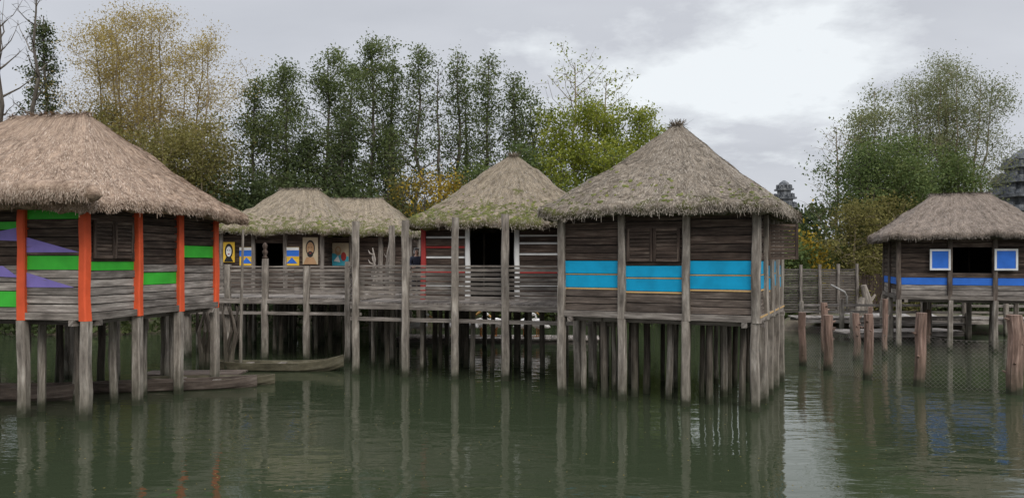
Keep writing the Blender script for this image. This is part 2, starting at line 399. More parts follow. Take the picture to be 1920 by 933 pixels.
# ------------------------------------------------------------------ walls
def wframe(side,w,d):
    a={'front':0,'right':math.pi/2,'back':math.pi,'left':-math.pi/2}[side]
    dr=Vector((math.cos(a),math.sin(a),0)); nn=Vector((math.sin(a),-math.cos(a),0))
    L=w if side in('front','back') else d; off=(d if side in('front','back') else w)/2
    return a,dr,nn,L,nn*off
def planks(M,fr,s0,s1,z0,z1,bands,dark,low,zsw,h=.2,hole=None):
    a,dr,nn,L,o=fr
    zs=[]; z=z0
    bl=sorted(bands)
    def fill(a0,b0):
        n=max(1,round((b0-a0)/h)); 
        for i in range(n): zs.append((a0+(b0-a0)*i/n,a0+(b0-a0)*(i+1)/n,None))
    for (b0,b1,m) in bl:
        if b0>z+.02: fill(z,b0)
        zs.append((max(b0,z),b1,m)); z=b1
    if z<z1-.02: fill(z,z1)
    for (za,zb,m) in zs:
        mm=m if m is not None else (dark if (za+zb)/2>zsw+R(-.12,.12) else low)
        segs=[(s0,s1)]
        if hole and za<hole[3]-.03 and zb>hole[2]+.03:
            segs=[(s0,hole[0]),(hole[1],s1)]
        gap=.022 if m is None else .012
        for (u,v) in segs:
            if v-u<.03: continue
            c=o+dr*((u+v)/2-L/2)+nn*R(-.012,.014)
            M.box((c.x,c.y,(za+zb)/2),(v-u-.006,.045,zb-za-gap),mm,a,.005 if m is None else .003,R(-.005,.005) if m is None else 0)
            c=o+dr*((u+v)/2-L/2)-nn*.055
            M.box((c.x,c.y,(za+zb)/2),(v-u,.03,zb-za+.001),6,a)
def shutter(parent,fr,s0,s1,z0,z1,n_off,mats,frame=0,slat=0,open_=0,name='shutter',solid=False,lab=None):
    a,dr,nn,L,o=fr; M=MB(); W=s1-s0; H=z1-z0; f=.07
    for x in(-W/2+f/2,W/2-f/2): M.box((x,0,0),(f,.045,H),frame)
    for z in(-H/2+f/2,H/2-f/2): M.box((0,.001,z),(W-2*f,.043,f),frame)
    if solid: M.box((0,.006,0),(W-2*f,.02,H-2*f),slat)
    else:
        n=int((H-2*f)/.085)
        for i in range(n): M.box((0,R(.0,.008),-H/2+f+(i+.5)*(H-2*f)/n),(W-2*f,.02,(H-2*f)/n*.82),slat)
    c=o+dr*((s0+s1)/2-L/2)+nn*n_off
    ob=M.obj(name,mats,parent,loc=(c.x,c.y,(z0+z1)/2),yaw=a+open_)
    if lab: ob['label']=lab
    return ob

def house(label,loc,yaw,w,d,fpos,spos,zf,zt,hx,hy,rx,zp,rmats,nst,panels,seed,post_mat,pile_mat,dark=0,low=1,zsw=3.3,moss=0,th=.26,
          ncol=(5,4),tuft=False,pr=.085,ry=.06,roff=(0,0),hpl=.2,ze=.28,group='thatched stilt houses over the lake'):
    H=thing('stilt_house',label,'house',(loc[0],loc[1],0),yaw,group)
    WM=[WD,WG,P_OR,P_GR,P_PU,P_CY,INSIDE,P_OC,P_BL,P_WH,P_RE,P_YE,WR,WM_]
    for side in('front','right','back','left'):
        fr=wframe(side,w,d); a,dr,nn,L,o=fr
        ps=fpos if side in('front','back') else spos
        ps=[p+L/2 for p in ps]
        if side in('back','left'): ps=sorted(L-p for p in ps)
        M=MB(); pl=panels.get(side,[])
        for i in range(len(ps)-1):
            pd=pl[i] if i<len(pl) else {}
            if pd.get('open'): continue
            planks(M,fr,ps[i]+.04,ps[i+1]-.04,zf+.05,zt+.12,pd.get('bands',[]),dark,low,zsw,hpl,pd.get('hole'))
            for (pts,mm) in pd.get('tri',[]):
                M.poly([tuple(o+dr*(s-L/2)+nn*.045+Vector((0,0,z))) for s,z in pts],mm)
        c=o+nn*.03; M.box((c.x,c.y,zf-.03),(L+.1,.14,.15),12,a,.004)
        c=o-nn*.25; M.box((c.x,c.y,zf-.17),(L+.3,.12,.12),12,a,.004)
        M.obj('wall',WM,H)
        use=ps if side in('front','back') else ps[1:-1]
        for i,p in enumerate(use):
            c=o+dr*(p-L/2)+nn*.03
            pm=post_mat(side,i) if callable(post_mat) else post_mat
            Q=MB(); Q.post(c.x,c.y,zf-.12,zt+.2,pr,0); Q.obj('post',[pm],H,loc=(0,0,0))
            Q=MB(); Q.post(c.x+R(-.03,.03),c.y+R(-.03,.03),-1.5,zf-.125,pr*1.06,0,lean=(R(-.02,.02),R(-.02,.02))); Q.obj('stilt',[pile_mat],H)
    M=MB(); n=int(w/.16)
    for i in range(n): M.box((-w/2+(i+.5)*w/n,0,zf+.0),(w/n-.01,d-.16,.04),0)
    for j in range(4): M.box((0,-d/2+.5+j*(d-1)/3,zf-.09),(w-.2,.12,.13),0)
    M.obj('floor',[WD],H)
    for i in range(ncol[0]):
        for j in range(ncol[1]):
            x=-w/2+w*(i+.5)/ncol[0]+R(-.18,.18); y=-d/2+d*(j+.5)/ncol[1]+R(-.25,.25)
            Q=MB(); Q.post(x,y,-1.5,zf-.14,R(.06,.1),0,lean=(R(-.08,.08),R(-.08,.08)),square=False)
            Q.obj('stilt',[pile_mat if R(0,1)<.4 else WPD],H)
    r=roof(H,hx,hy,rx,ry,zt+ze,zp,th,seed,nst,rmats,moss,tuft)
    r.location=(roff[0],roff[1],0)
    return H

# HOUSE A : orange posts
wA,dA=6.2,4.75
front=[{},{}, {}, {}]
GR,PU,CY,OC,BL,WH,RE,YE=3,4,5,7,8,9,10,11
fpA=[-3.1,-1.55,0,1.55,3.1]
sp_=1.55
front[3]={'bands':[(4.32,4.6,GR),(3.22,3.53,GR)],'tri':[([(sp_*3+.1,3.6),(sp_*4-.12,3.6),(sp_*3+.1,3.93)],PU),([(sp_*3+.1,2.84),(sp_*4-.25,2.84),(sp_*3+.1,3.16)],PU)]}
front[2]={'bands':[(4.1,4.28,GR),(2.4,2.75,GR)],'tri':[([(sp_*2+.2,3.9),(sp_*3-.1,3.85),(sp_*3-.1,4.15),(sp_*2+.5,3.99)],PU),([(sp_*2+.1,3.1),(sp_*3-.1,3.05),(sp_*3-.5,3.3),(sp_*2+.1,3.35)],PU)]}
front[1]={'bands':[(4.05,4.28,GR),(2.4,2.75,GR)]}
right=[{'bands':[(3.2,3.4,GR)]},{'bands':[(2.84,3.14,GR)]},{'bands':[(3.5,3.82,GR)]}]
yA=math.radians(-10.8)
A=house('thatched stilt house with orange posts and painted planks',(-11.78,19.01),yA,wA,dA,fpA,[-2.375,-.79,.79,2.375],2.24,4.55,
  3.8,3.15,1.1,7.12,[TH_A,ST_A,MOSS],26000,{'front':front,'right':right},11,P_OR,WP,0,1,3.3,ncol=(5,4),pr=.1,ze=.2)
frR=wframe('right',wA,dA)
shutter(A,frR,.14,.76,3.47,4.3,.07,[WD]); shutter(A,frR,.78,1.4,3.47,4.3,.07,[WD])
M=MB(); pts=[];rad=[]
for i in range(61):
    t=i/60; pts.append((-4.2+8.4*t,-3.28-.03*math.sin(t*23),4.80+.04*math.sin(t*9)-.12*max(0,t-.92)*8)); rad.append(.22*math.sqrt(max(.03,1-(max(0,(t-.93)/.07))**2))+.015*math.sin(t*41))
M.tube(pts,rad,16,0,1.35)
rg=random.Random(3)
for i in range(6500):
    t=rg.random()**.9; x=-4.2+8.3*t; an=rg.uniform(.1,2.5)
    p=Vector((x,-3.28-math.sin(an)*.225*1.35,4.81+math.cos(an)*.225))
    q=p+Vector((rg.gauss(0,.03),-.03*math.cos(an)-rg.uniform(0,.03),-rg.uniform(.03,.11))); b=len(M.v)
    M.v.extend([(p.x-.006,p.y,p.z),(p.x+.006,p.y,p.z),(q.x+.004,q.y,q.z),(q.x-.004,q.y,q.z)]); M.face([b,b+1,b+2,b+3],1)
M.obj('roof_edge',[TH_A,ST_A],A,smooth=True)

# HOUSE B : turquoise bands
yB=math.atan2(-.436,.9)
bb=[(2.75,3.065,CY),(3.065,3.1,OC),(3.1,3.42,CY),(2.7,2.75,OC)]
bb2=[(2.68,2.98,CY),(2.98,3.02,OC),(3.02,3.3,CY),(2.63,2.68,OC)]
f=[{'bands':bb},{'bands':bb2},{'bands':bb}]
rS=[{'bands':bb},{'bands':bb2,'hole':(1.3,2.2,3.5,4.25)},{'bands':bb},{'bands':bb2}]
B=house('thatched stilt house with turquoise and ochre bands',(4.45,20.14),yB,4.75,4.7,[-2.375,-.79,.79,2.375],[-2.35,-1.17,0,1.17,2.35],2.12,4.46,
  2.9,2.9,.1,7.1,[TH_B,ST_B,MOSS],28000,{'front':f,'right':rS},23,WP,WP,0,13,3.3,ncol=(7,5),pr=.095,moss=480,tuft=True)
frF=wframe('front',4.75,4.7); frR=wframe('right',4.75,4.7)
shutter(B,frF,1.72,2.36,3.4,4.2,.07,[WD]); shutter(B,frF,2.38,3.02,3.4,4.2,.07,[WD])
shutter(B,frR,1.0,1.75,3.45,4.3,.42,[WD],open_=-1.1,lab='dark shutter standing open')
M=MB(); M.box((2.44,0,2.14),(.1,4.85,.04),0); M.obj('ledge',[P_OC],B)

# HOUSE C
yC=math.radians(-5)
thin=[(2.6,2.66,WH),(3.02,3.09,RE),(3.5,3.57,WH),(3.83,3.9,RE),(4.15,4.22,WH)]
thin2=[(2.6,2.66,WH),(3.02,3.09,RE),(3.6,3.67,WH),(3.95,4.02,WH),(4.2,4.26,WH)]
def pmC(side,i): return P_RE if (side=='front' and i==0) else (P_WH if side=='front' else WP)
C=house('thatched stilt house with red and white trim and open doorway',(.05,26.2),yC,5.5,4.3,[-2.75,-1.3,.3,1.7,2.75],[-2.15,0,2.15],2.15,4.42,
  3.25,2.9,.12,7.12,[TH_C,ST_B,MOSS],14000,{'front':[{'bands':thin},{'open':1},{'bands':thin2},{'bands':thin2}]},31,pmC,WPD,0,0,3,ncol=(3,2),moss=1200,tuft=True)

# HOUSE D + annex
yD=math.radians(-4)
D=house('low thatched stilt house with painted portrait panels',(-10.1,34.1),yD,4.4,4.4,[-2.2,-.8,.6,2.2],[-2.2,0,2.2],2.15,4.45,
  2.95,2.85,.85,6.72,[TH_C,ST_B,MOSS],9000,{'front':[{},{'hole':(1.42,2.78,3.0,4.2)},{}]},41,WR,WPD,0,0,3,ncol=(4,3),moss=500,roff=(.42,0),ze=.35)
D2=house('thatched house annex with a blue post and long mossy roof',(-6.35,34.9),yD,3.9,3.8,[-1.95,-.6,.7,1.95],[-1.9,0,1.9],2.15,4.35,
  3.2,2.6,1.35,6.35,[TH_C,ST_B,MOSS],7500,{},43,lambda s,i:P_BL if (s=='front' and i==0) else WR,WPD,0,0,3,ncol=(3,2),moss=450,roff=(-1.05,0),ze=.38,pr=.11)
def ell(cx,cz,rx,rz,n=18,a0=0,a1=2*math.pi): return [(cx+math.cos(a0+(a1-a0)*i/n)*rx,cz+math.sin(a0+(a1-a0)*i/n)*rz) for i in range(n)]
def panel(parent,fr,s,z,wd,ht,shapes,mats,lab,off=.07):
    a,dr,nn,L,o=fr; M=MB(); c=o+dr*(s-L/2)+nn*off
    M.box((0,0,0),(wd,.03,ht),0)
    for k,(pts,m) in enumerate(shapes):
        M.poly([(x,-.016-.004*(k+1),zz) for x,zz in pts],m)
    ob=M.obj('painted_panel',mats,parent,loc=(c.x,c.y,z),yaw=a); ob['label']=lab
frD=wframe('front',4.4,4.4)
PM=[P_CR,P_BK,P_TAN,P_BL,P_YE,P_WH,P_TE,P_RE]
por=[(ell(0,.12,.2,.34),1),(ell(0,.1,.16,.28),2),(ell(0,-.14,.13,.13),1),(ell(0,-.1,.05,.015),7),
     (ell(-.06,.15,.03,.014),1),(ell(.06,.15,.03,.014),1),([(-.015,.14),(.02,0),(-.03,0)],0),([(-.3,-.56),(.3,-.56),(.16,-.27),(-.16,-.27)],2)]
panel(D,frD,3.9,3.85,.66,1.15,por,PM,'cream panel with a painted bearded portrait')
por2=[(ell(0,.05,.18,.32),1),(ell(0,.03,.12,.22),5),(ell(-.05,.08,.025,.02),1),(ell(.05,.08,.025,.02),1),(ell(0,-.08,.05,.02),7),([(-.2,-.4),(.2,-.4),(.1,-.2),(-.1,-.2)],1)]
panel(D,frD,.34,3.8,.5,.86,por2,[P_YE]+PM[1:],'yellow panel with a painted black and white face')
dia=[([(-.31,.0),(.31,.0),(.31,.26),(-.31,.26)],3),([(-.24,-.3),(.24,-.3),(0,-.04)],3),([(-.31,.26),(.31,.26),(.31,.38),(-.31,.38)],5),([(-.3,-.045),(.3,-.045),(.3,.0),(-.3,.0)],4)]
for s_ in(1.12,3.1): panel(D,frD,s_,3.62,.62,.78,dia,[P_YE]+PM[1:],'yellow panel with a blue triangle and band')
frD2=wframe('front',3.9,3.8)
panel(D2,frD2,.85,3.72,.75,1.0,[([(-.37,-.5),(.37,-.5),(.37,-.1),(-.37,.05)],6),(ell(-.1,.15,.14,.2),2),(ell(.15,-.1,.12,.2),7),(ell(-.1,.2,.08,.1),0),([(-.3,-.3),(0,-.35),(-.1,-.05)],5)],[P_CR]+PM[1:],'panel painted with teal, red and brown figures')

# HOUSE E
yE=math.radians(-20)
be=[(2.5,2.78,BL)]
E=house('thatched stilt house with white-framed blue shutters',(18.17,30.3),yE,5.0,4.2,[-2.5,-.75,.75,2.5],[-2.1,0,2.1],2.05,4.2,
  3.15,2.75,1.0,6.15,[TH_E,ST_E,MOSS],12000,{'front':[{'bands':be},{'bands':be,'hole':(1.85,3.15,3.1,3.85)},{'bands':be}],'left':[{'bands':be},{'bands':be}]},53,WM_,WP,0,1,2.45,ncol=(2,1))
frE=wframe('front',5.0,4.2)
shutter(E,frE,1.06,1.76,3.07,3.87,.16,[P_WH,P_BL],0,1,solid=True,lab='white-framed blue shutter')
shutter(E,frE,3.2,3.95,3.07,3.87,.16,[P_WH,P_BL],0,1,solid=True,lab='white-framed blue shutter')

# ------------------------------------------------------------------ boardwalk
BW=thing('boardwalk','weathered grey wooden boardwalk with plank railings on stilts','boardwalk',(-3,25,0))
def bw(M,name,mats=[WR],lab=None):
    o=M.obj(name,mats,BW,loc=(3,-25,0)); 
    if lab:o['label']=lab
def deck(p,q,depth,z):
    p=Vector((*p,0)); q=Vector((*q,0)); dr=(q-p); L=dr.length; dr.normalize(); yw=math.atan2(dr.y,dr.x); bk=Vector((-dr.y,dr.x,0))
    M=MB(); n=int(L/.16)
    for i in range(n):
        c=p+dr*((i+.5)*L/n)+bk*depth/2; M.box((c.x,c.y,z),(depth+R(-.04,.04),L/n-.012,.045),0,yw+math.pi/2,.003)
    for k in range(4):
        c=(p+q)/2+bk*(.15+k*(depth-.3)/3); M.box((c.x,c.y,z-.12),(L,.11,.16),0,yw,.003)
    bw(M,'deck')
def rail(p,q,z0,z1,n,inset=.1):
    p=Vector((*p,0)); q=Vector((*q,0)); dr=(q-p); L=dr.length; dr.normalize(); yw=math.atan2(dr.y,dr.x); bk=Vector((-dr.y,dr.x,0))*inset
    M=MB()
    for i in range(n):
        z=z0+(z1-z0)*(i+.5)/n; k=max(1,round(L/2.4))
        for j in range(k):
            c=p+dr*(L*(j+.5)/k)+bk; M.box((c.x,c.y,z+R(-.012,.012)),(L/k-.01,.035,(z1-z0)/n*R(.58,.75)),0,yw,.004,R(-.006,.006))
    c=(p+q)/2+bk; M.box((c.x,c.y,z1+.04),(L,.12,.05),0,yw,.003)
    bw(M,'railing')
deck((-5.0,22.85),(2.0,20.85),4.2,2.15)
deck((-12.6,26.7),(-5.0,25.45),6.6,2.12)
deck((-5.0,26.9),(-2.6,26.6),6,2.135)
rail((-4.9,22.8),(2.0,20.83),2.28,3.22,7)
rail((-12.6,26.6),(-5.05,25.4),2.25,3.18,7)
rail((-4.95,22.8),(-5.2,25.4),2.28,3.2,6,0)
rail((-2.75,25.2),(-5.0,26.0),2.28,3.2,6,0)
def wpost(x,y,zt,r=.09,mat=WP,lean=(0,0),name='post',square=True):
    Q=MB(); Q.post(x,y,-1.5,zt,r,0,lean=lean,square=square); bw(Q,name,[mat])
wpost(AX(667,22.7),22.7,4.62,.11); wpost(AX(760,22.1),22.1,4.62,.105); wpost(AX(852,21.7),21.7,4.68,.11,lean=(.03,0)); wpost(AX(947,21.35),21.35,4.75,.11)
wpost(AX(735,25),25.0,4.6,.1); wpost(AX(652,25.2),25.2,3.4,.1)
for px,yy,zz in((575,25.6,3.25),(497,25.9,3.5),(427,26.3,3.3),(352,26.5,3.3)): wpost(AX(px,yy),yy,zz,.11)
for i in range(12):
    x=-4.5+i*.55+R(-.1,.1); y=23.6+R(-.4,.9)-.25*i*.4
    wpost(x,y,2.02,R(.06,.09),WPD if i%3 else WP,(R(-.05,.05),0),'stilt',False)
for i in range(14):
    x=-12+i*.52+R(-.12,.12); y=28+R(-1,2.6)
    wpost(x,y,2.0,R(.06,.09),WPD if i%3 else WP,(R(-.05,.05),0),'stilt',False)
M=MB()
def beam(p,q,z,h=.13):
    p=Vector(p);q=Vector(q);d=q-p; M.box(((p.x+q.x)/2,(p.y+q.y)/2,z),(d.length,.08,h),0,math.atan2(d.y,d.x),.005)
beam((-4.9,22.72),(2.1,20.72),2.06,.16); beam((-4.9,22.72),(2.9,20.5),1.67,.11)
beam((-12.6,26.5),(-5.1,25.3),2.03,.15); beam((-12.6,26.5),(-5.1,25.3),1.62,.1)
bw(M,'beam')

M=MB(); prof=[(0,.06),(.05,.1),(.1,.05),(.16,.08),(.25,.1),(.32,.05),(.36,.07),(.46,.09),(.53,.05),(.56,.01)]
M.tube([(0,0,z) for z,r in prof],[r for z,r in prof],10,0)
o=M.obj('carved_finial',[WD],None,smooth=True,loc=(AX(497,25.9),25.9,3.5)); tag(o,'small dark carved wooden figure on top of a railing post','carving')
def sculpt(x,y,z,seed,h,label,mat):
    rg=random.Random(seed); M=MB()
    for k in range(5):
        a=rg.random()*6.28; pts=[];rad=[]
        for i in range(9):
            t=i/8; aa=a+t*rg.uniform(2,4); pts.append((math.cos(aa)*.14*math.sin(t*3.1+.3),math.sin(aa)*.14*math.sin(t*3.1+.3),t*h*(1-.12*k))); rad.append(.06*(1-.6*t)*(1+.3*math.sin(t*17+k)))
        M.tube(pts,rad,7,0)
    for k in range(6):
        zz=h*(.35+.1*k); a=rg.random()*6.28
        M.tube([(0,0,zz),(math.cos(a)*.14,math.sin(a)*.14,zz+.06),(math.cos(a)*.2,math.sin(a)*.2,zz+.18)],[.04,.03,.012],6,0)
    M.tube([(0,0,-.02),(0,0,.12)],[.2,.18],10,0)
    o=M.obj('driftwood_sculpture',[mat],None,smooth=True,loc=(x,y,z)); tag(o,label,'sculpture','driftwood sculptures on the boardwalk')
BONE=plain('pale_driftwood',(.27,.235,.2),.8,8)
sculpt(-5.2,28,2.16,5,1.75,'pale twisted driftwood sculpture standing on the boardwalk',BONE)
sculpt(-4.7,28.6,2.16,8,2.1,'tall brown twisted driftwood sculpture on the boardwalk',WR)
M=MB(); M.tube([(0,0,-1.3),(.03,0,1.4),(.09,.02,4.4)],[.055,.05,.035],8,0)
o=M.obj('mooring_pole',[WP],None,loc=(AX(450,23.4),23.4,0)); tag(o,'tall thin wooden pole standing in the water beside a canoe','pole')

# ------------------------------------------------------------------ canoes
def canoe(x,y,yaw,L,W,H,label,mat,rise=.28,z=-.1):
    e=thing('dugout_canoe',label,'canoe',(x,y,z),yaw,'dugout canoes under and beside the houses')
    M=MB(); NS=29; ns=7
    for k in range(NS):
        t=-1+2*k/(NS-1); hw=W/2*max(.03,(1-abs(t)**3.2))**.7; zt=H+rise*max(0,t)**3+rise*.3*max(0,-t)**3; zb=rise*.8*max(0,t)**5+.04*abs(t)**4
        for j in range(ns):
            a=math.pi*j/(ns-1); M.v.append((t*L/2,-math.cos(a)*hw,zb+(zt-zb)*(1-math.sin(a)**.7)))
        for j in range(ns):
            a=math.pi*(ns-1-j)/(ns-1); h2=max(.005,hw-.045); zb2=zb+.06; M.v.append((t*L/2*.985,-math.cos(a)*h2,zb2+(zt+.0-zb2)*(1-math.sin(a)**.7)))
    n=2*ns
    for k in range(NS-1):
        for j in range(n):
            j2=(j+1)%n; M.face([k*n+j,k*n+j2,(k+1)*n+j2,(k+1)*n+j],0,[(k*L/NS,j*.1),(k*L/NS,j*.1+.1),((k+1)*L/NS,j*.1+.1),((k+1)*L/NS,j*.1)])
    M.face(list(range(n)),0); M.face([(NS-1)*n+j for j in reversed(range(n))],0)
    M.obj('hull',[mat],e,smooth=False)
    for s in(-.45,.05,.5):
        Q=MB(); Q.box((0,0,0),(.22,W*.82,.035),0,0,.004); Q.obj('seat',[WR],e,loc=(s*L/2,0,H*.82))
canoe(-7.35,23.4,math.radians(-2),4.2,.75,.36,'long greenish dugout canoe with raised bow tied at the stilts',WBOAT,.24)
canoe(-8.4,20.7,math.radians(3),3.6,.7,.3,'weathered brown dugout canoe lying beside house stilts',WBOAT,.08)
canoe(-9.0,19.9,math.radians(12),4.2,.72,.34,'weathered grey dugout canoe in the shade under a house',WM_,.08)
canoe(-12.4,18.4,math.radians(3),4.0,.75,.45,'old grey dugout canoe in the shade under a house',WM_,.1)
M=MB()
for i in range(9): M.box((0,-.4+i*.1,.14),(2.8,.085,.05),0,0,.006)
for x in(-1,0,1): M.box((x,0,.06),(.14,.95,.1),0)
o=M.obj('raft',[WM_],None,loc=(-9.3,21.9,0),yaw=.05); tag(o,'low flat plank raft moored among the stilts','raft')
for k in range(4):
    M=MB(); x=-12.2+k*1.15+R(-.2,.2); y=23.2+R(0,1.5)
    for j in range(5):
        M.tube([(0,0,-1.2),(R(-.12,.12),R(-.1,.1),.5),(R(-.25,.25),R(-.2,.2),1.2),(R(-.3,.3),R(-.2,.2),2.0)],[.1,.08,.06,.03],6,0)
    o=M.obj('tree_stump',[WPD],None,loc=(x,y,0)); tag(o,'tangled dead trunks standing in the water under the boardwalk','tree stump','dead stumps standing in the water')

# ------------------------------------------------------------------ fence stumps with netting
st=[(1507,24.4,585,.13),(1555,23.4,590,.15),(1547,26.5,567,.12),(1607,25.8,587,.12),(1625,21.6,588,.14),(1660,27.0,560,.1),(1723,20.4,586,.15),(1900,19.2,590,.19),(1628,29,575,.1),(1742,30,580,.1)]
sts=[]
for px,y,py,r in st:
    z=AZ(py,y); x=AX(px,y); Q=MB(); Q.post(0,0,-1.5,z,r,0,square=False,wob=.03,n=10,lean=(R(-.08,.08),0))
    for k in range(5):
        a=R(0,6.28); zz=R(.2,z-.1); Q.tube([(math.cos(a)*r*.7,math.sin(a)*r*.7,zz),(math.cos(a)*r*1.25,math.sin(a)*r*1.25,zz+.04)],[.04,.02],6,0)
    o=Q.obj('fence_post',[WRED],None,loc=(x,y,0)); tag(o,'rough reddish brown log post standing in the water','post','log posts carrying a wire net in the water'); sts.append((x,y,z))
WIRE=plain('wire',(.2,.17,.15),.6,3)
def net(a,b):
    M=MB(); A_=Vector((a[0],a[1],0)); B_=Vector((b[0],b[1],0)); L=(B_-A_).length; dr=(B_-A_)/L; H=1.5; z0=-.1
    st_=.12
    def sagz(s,z): return z-.1*math.sin(math.pi*s/L)*z/H
    def strip(s0,za,s1,zb):
        p=A_+dr*s0+Vector((0,0,sagz(s0,za))); q=A_+dr*s1+Vector((0,0,sagz(s1,zb))); M.tube([p,q],.0025,3,0,cap=False)
    k=-int(H/st_)
    while k*st_<L:
        s=k*st_
        for sg in(1,-1):
            s0,z_0=s,0; s1,z_1=s+H,H
            if s0<0: z_0=-s0; s0=0
            if s1>L: z_1=H-(s1-L); s1=L
            if s1>s0:
                if sg==1: strip(s0,z0+z_0,s1,z0+z_1)
                else: strip(s0,z0+H-z_0,s1,z0+H-z_1)
        k+=1
    for i in range(8): strip(L*i/8,z0+H,L*(i+1)/8,z0+H)
    o=M.obj('wire_net',[WIRE]); tag(o,'sagging diamond wire netting strung between log posts','wire netting','wire netting in the water')
order=[0,1,4,6,7]
for i in range(4): net(sts[order[i]],sts[order[i+1]])

# ------------------------------------------------------------------ far bank bits on the right
cor=wood('slat_grey',(.045,.04,.034),(.11,.098,.084),(.2,.182,.158))
F=thing('slatted_fence','grey brown fence of close horizontal slats on the shore','fence',(13.7,38.0,.7),math.radians(5))
M=MB()
for i in range(18):
    for j in range(2): M.box((1.0+j*2,R(-.005,.005),.15+i*.125),(1.98,.04,.085),0,0,.006,R(-.006,.006))
M.obj('slats',[cor],F)
for x in(0,1.0,2.0,3.0,4.0):
    M=MB(); M.post(x,-.08,-.9,2.5+R(-.1,.15),.07,0); M.obj('post',[WR],F)
M=MB()
for i in range(16):
    M.box((i*.2,0,.9+R(-.05,.05)),(.185,.04,1.8),0,0,.004)
o=M.obj('plank_fence',[WD],None,loc=(17.2,40.2,.9),yaw=.05); tag(o,'dark vertical plank fence on the shore below trees','fence')
M=MB(); M.tube([(0,0,0),(0,0,.75),(-.12,0,1.0),(-.8,0,1.35)],[.05,.05,.05,.04],10,0)
o=M.obj('drain_pipe',[plain('pale_pipe',(.25,.24,.225),.6)],None,smooth=True,loc=(AX(1588,37),37,.9)); tag(o,'pale bent pipe rising from the shore beside the fence','pipe')
ROCK=plain('rock',(.3,.28,.26),.85,5)
def stones(px,y,z,s,lab='pale rounded boulder on the shore'):
    bm=MB(); n=12; rows=7; sd_=R(0,99)
    for k in range(rows+1):
        th=math.pi*k/rows
        for j in range(n):
            a=2*math.pi*j/n; v=Vector((math.sin(th)*math.cos(a),math.sin(th)*math.sin(a)*.8,math.cos(th)*.65)); f=1+.3*noise.noise(v*1.6+Vector((sd_,0,0)))
            bm.v.append(tuple(v*f*s))
    for k in range(rows):
        for j in range(n): bm.face([k*n+j,(k+1)*n+j,(k+1)*n+(j+1)%n,k*n+(j+1)%n],0)
    o=bm.obj('boulder',[ROCK],None,smooth=True,loc=(AX(px,y),y,z)); tag(o,lab,'rock','boulders along the shore')
for px,y,z,s in((1600,38,.6,.5),(1640,37,.6,.45),(1575,39.5,.6,.4),(1690,36.5,.55,.45),(1740,37,.5,.5),(1810,36,.5,.5)): stones(px,y,z,s)
stones(100,10.4,-.02,.2,'pale rock breaking the water surface')
def stump(px,y,z,h,lean):
    M=MB(); M.tube([(0,0,-.5),(lean*.3,0,h*.5),(lean,0,h)],[.28,.22,.14],9,0); M.tube([(lean*.3,0,h*.4),(lean*.3+.4,0,h*.7)],[.12,.05],7,0)
    o=M.obj('tree_stump',[WP],None,loc=(AX(px,y),y,z)); tag(o,'broken grey tree stump leaning on the shore','tree stump','dead stumps on the shore')
stump(1630,38,.6,1.6,-.3); stump(1655,38.5,.6,2.0,.5); stump(1610,37.5,.5,1.1,.2)
def jetty(loc,yaw,L,lab,zd=.75):
    J=thing('jetty',lab,'jetty',loc,yaw,'low jetties at the far shore')
    M=MB()
    for i in range(int(L/.25)): M.box((-L/2+i*.25,0,zd),(.235,1.6,.05),0,0,.004)
    for y in(-.75,.75): M.box((0,y,zd-.13),(L,.1,.16),0)
    M.obj('deck',[WG],J)
    M=MB()
    for z in(.32,.62): M.box((0,-.78,zd+z),(L,.05,.11),0,0,.01)
    M.obj('railing',[WG],J)
    for i in range(int(L/1.8)+1):
        Q=MB(); Q.post(-L/2+.1+i*1.8,-.84,-1.4,zd+.8+R(-.1,.15),.09,0); Q.obj('post',[WP],J)
jetty((21,35.0,0),math.radians(-6),15,'low weathered wooden jetty with a rail at the far shore')
jetty((17.0,33.0,0),math.radians(8),5.5,'low plank landing stage beside the shore',.35)

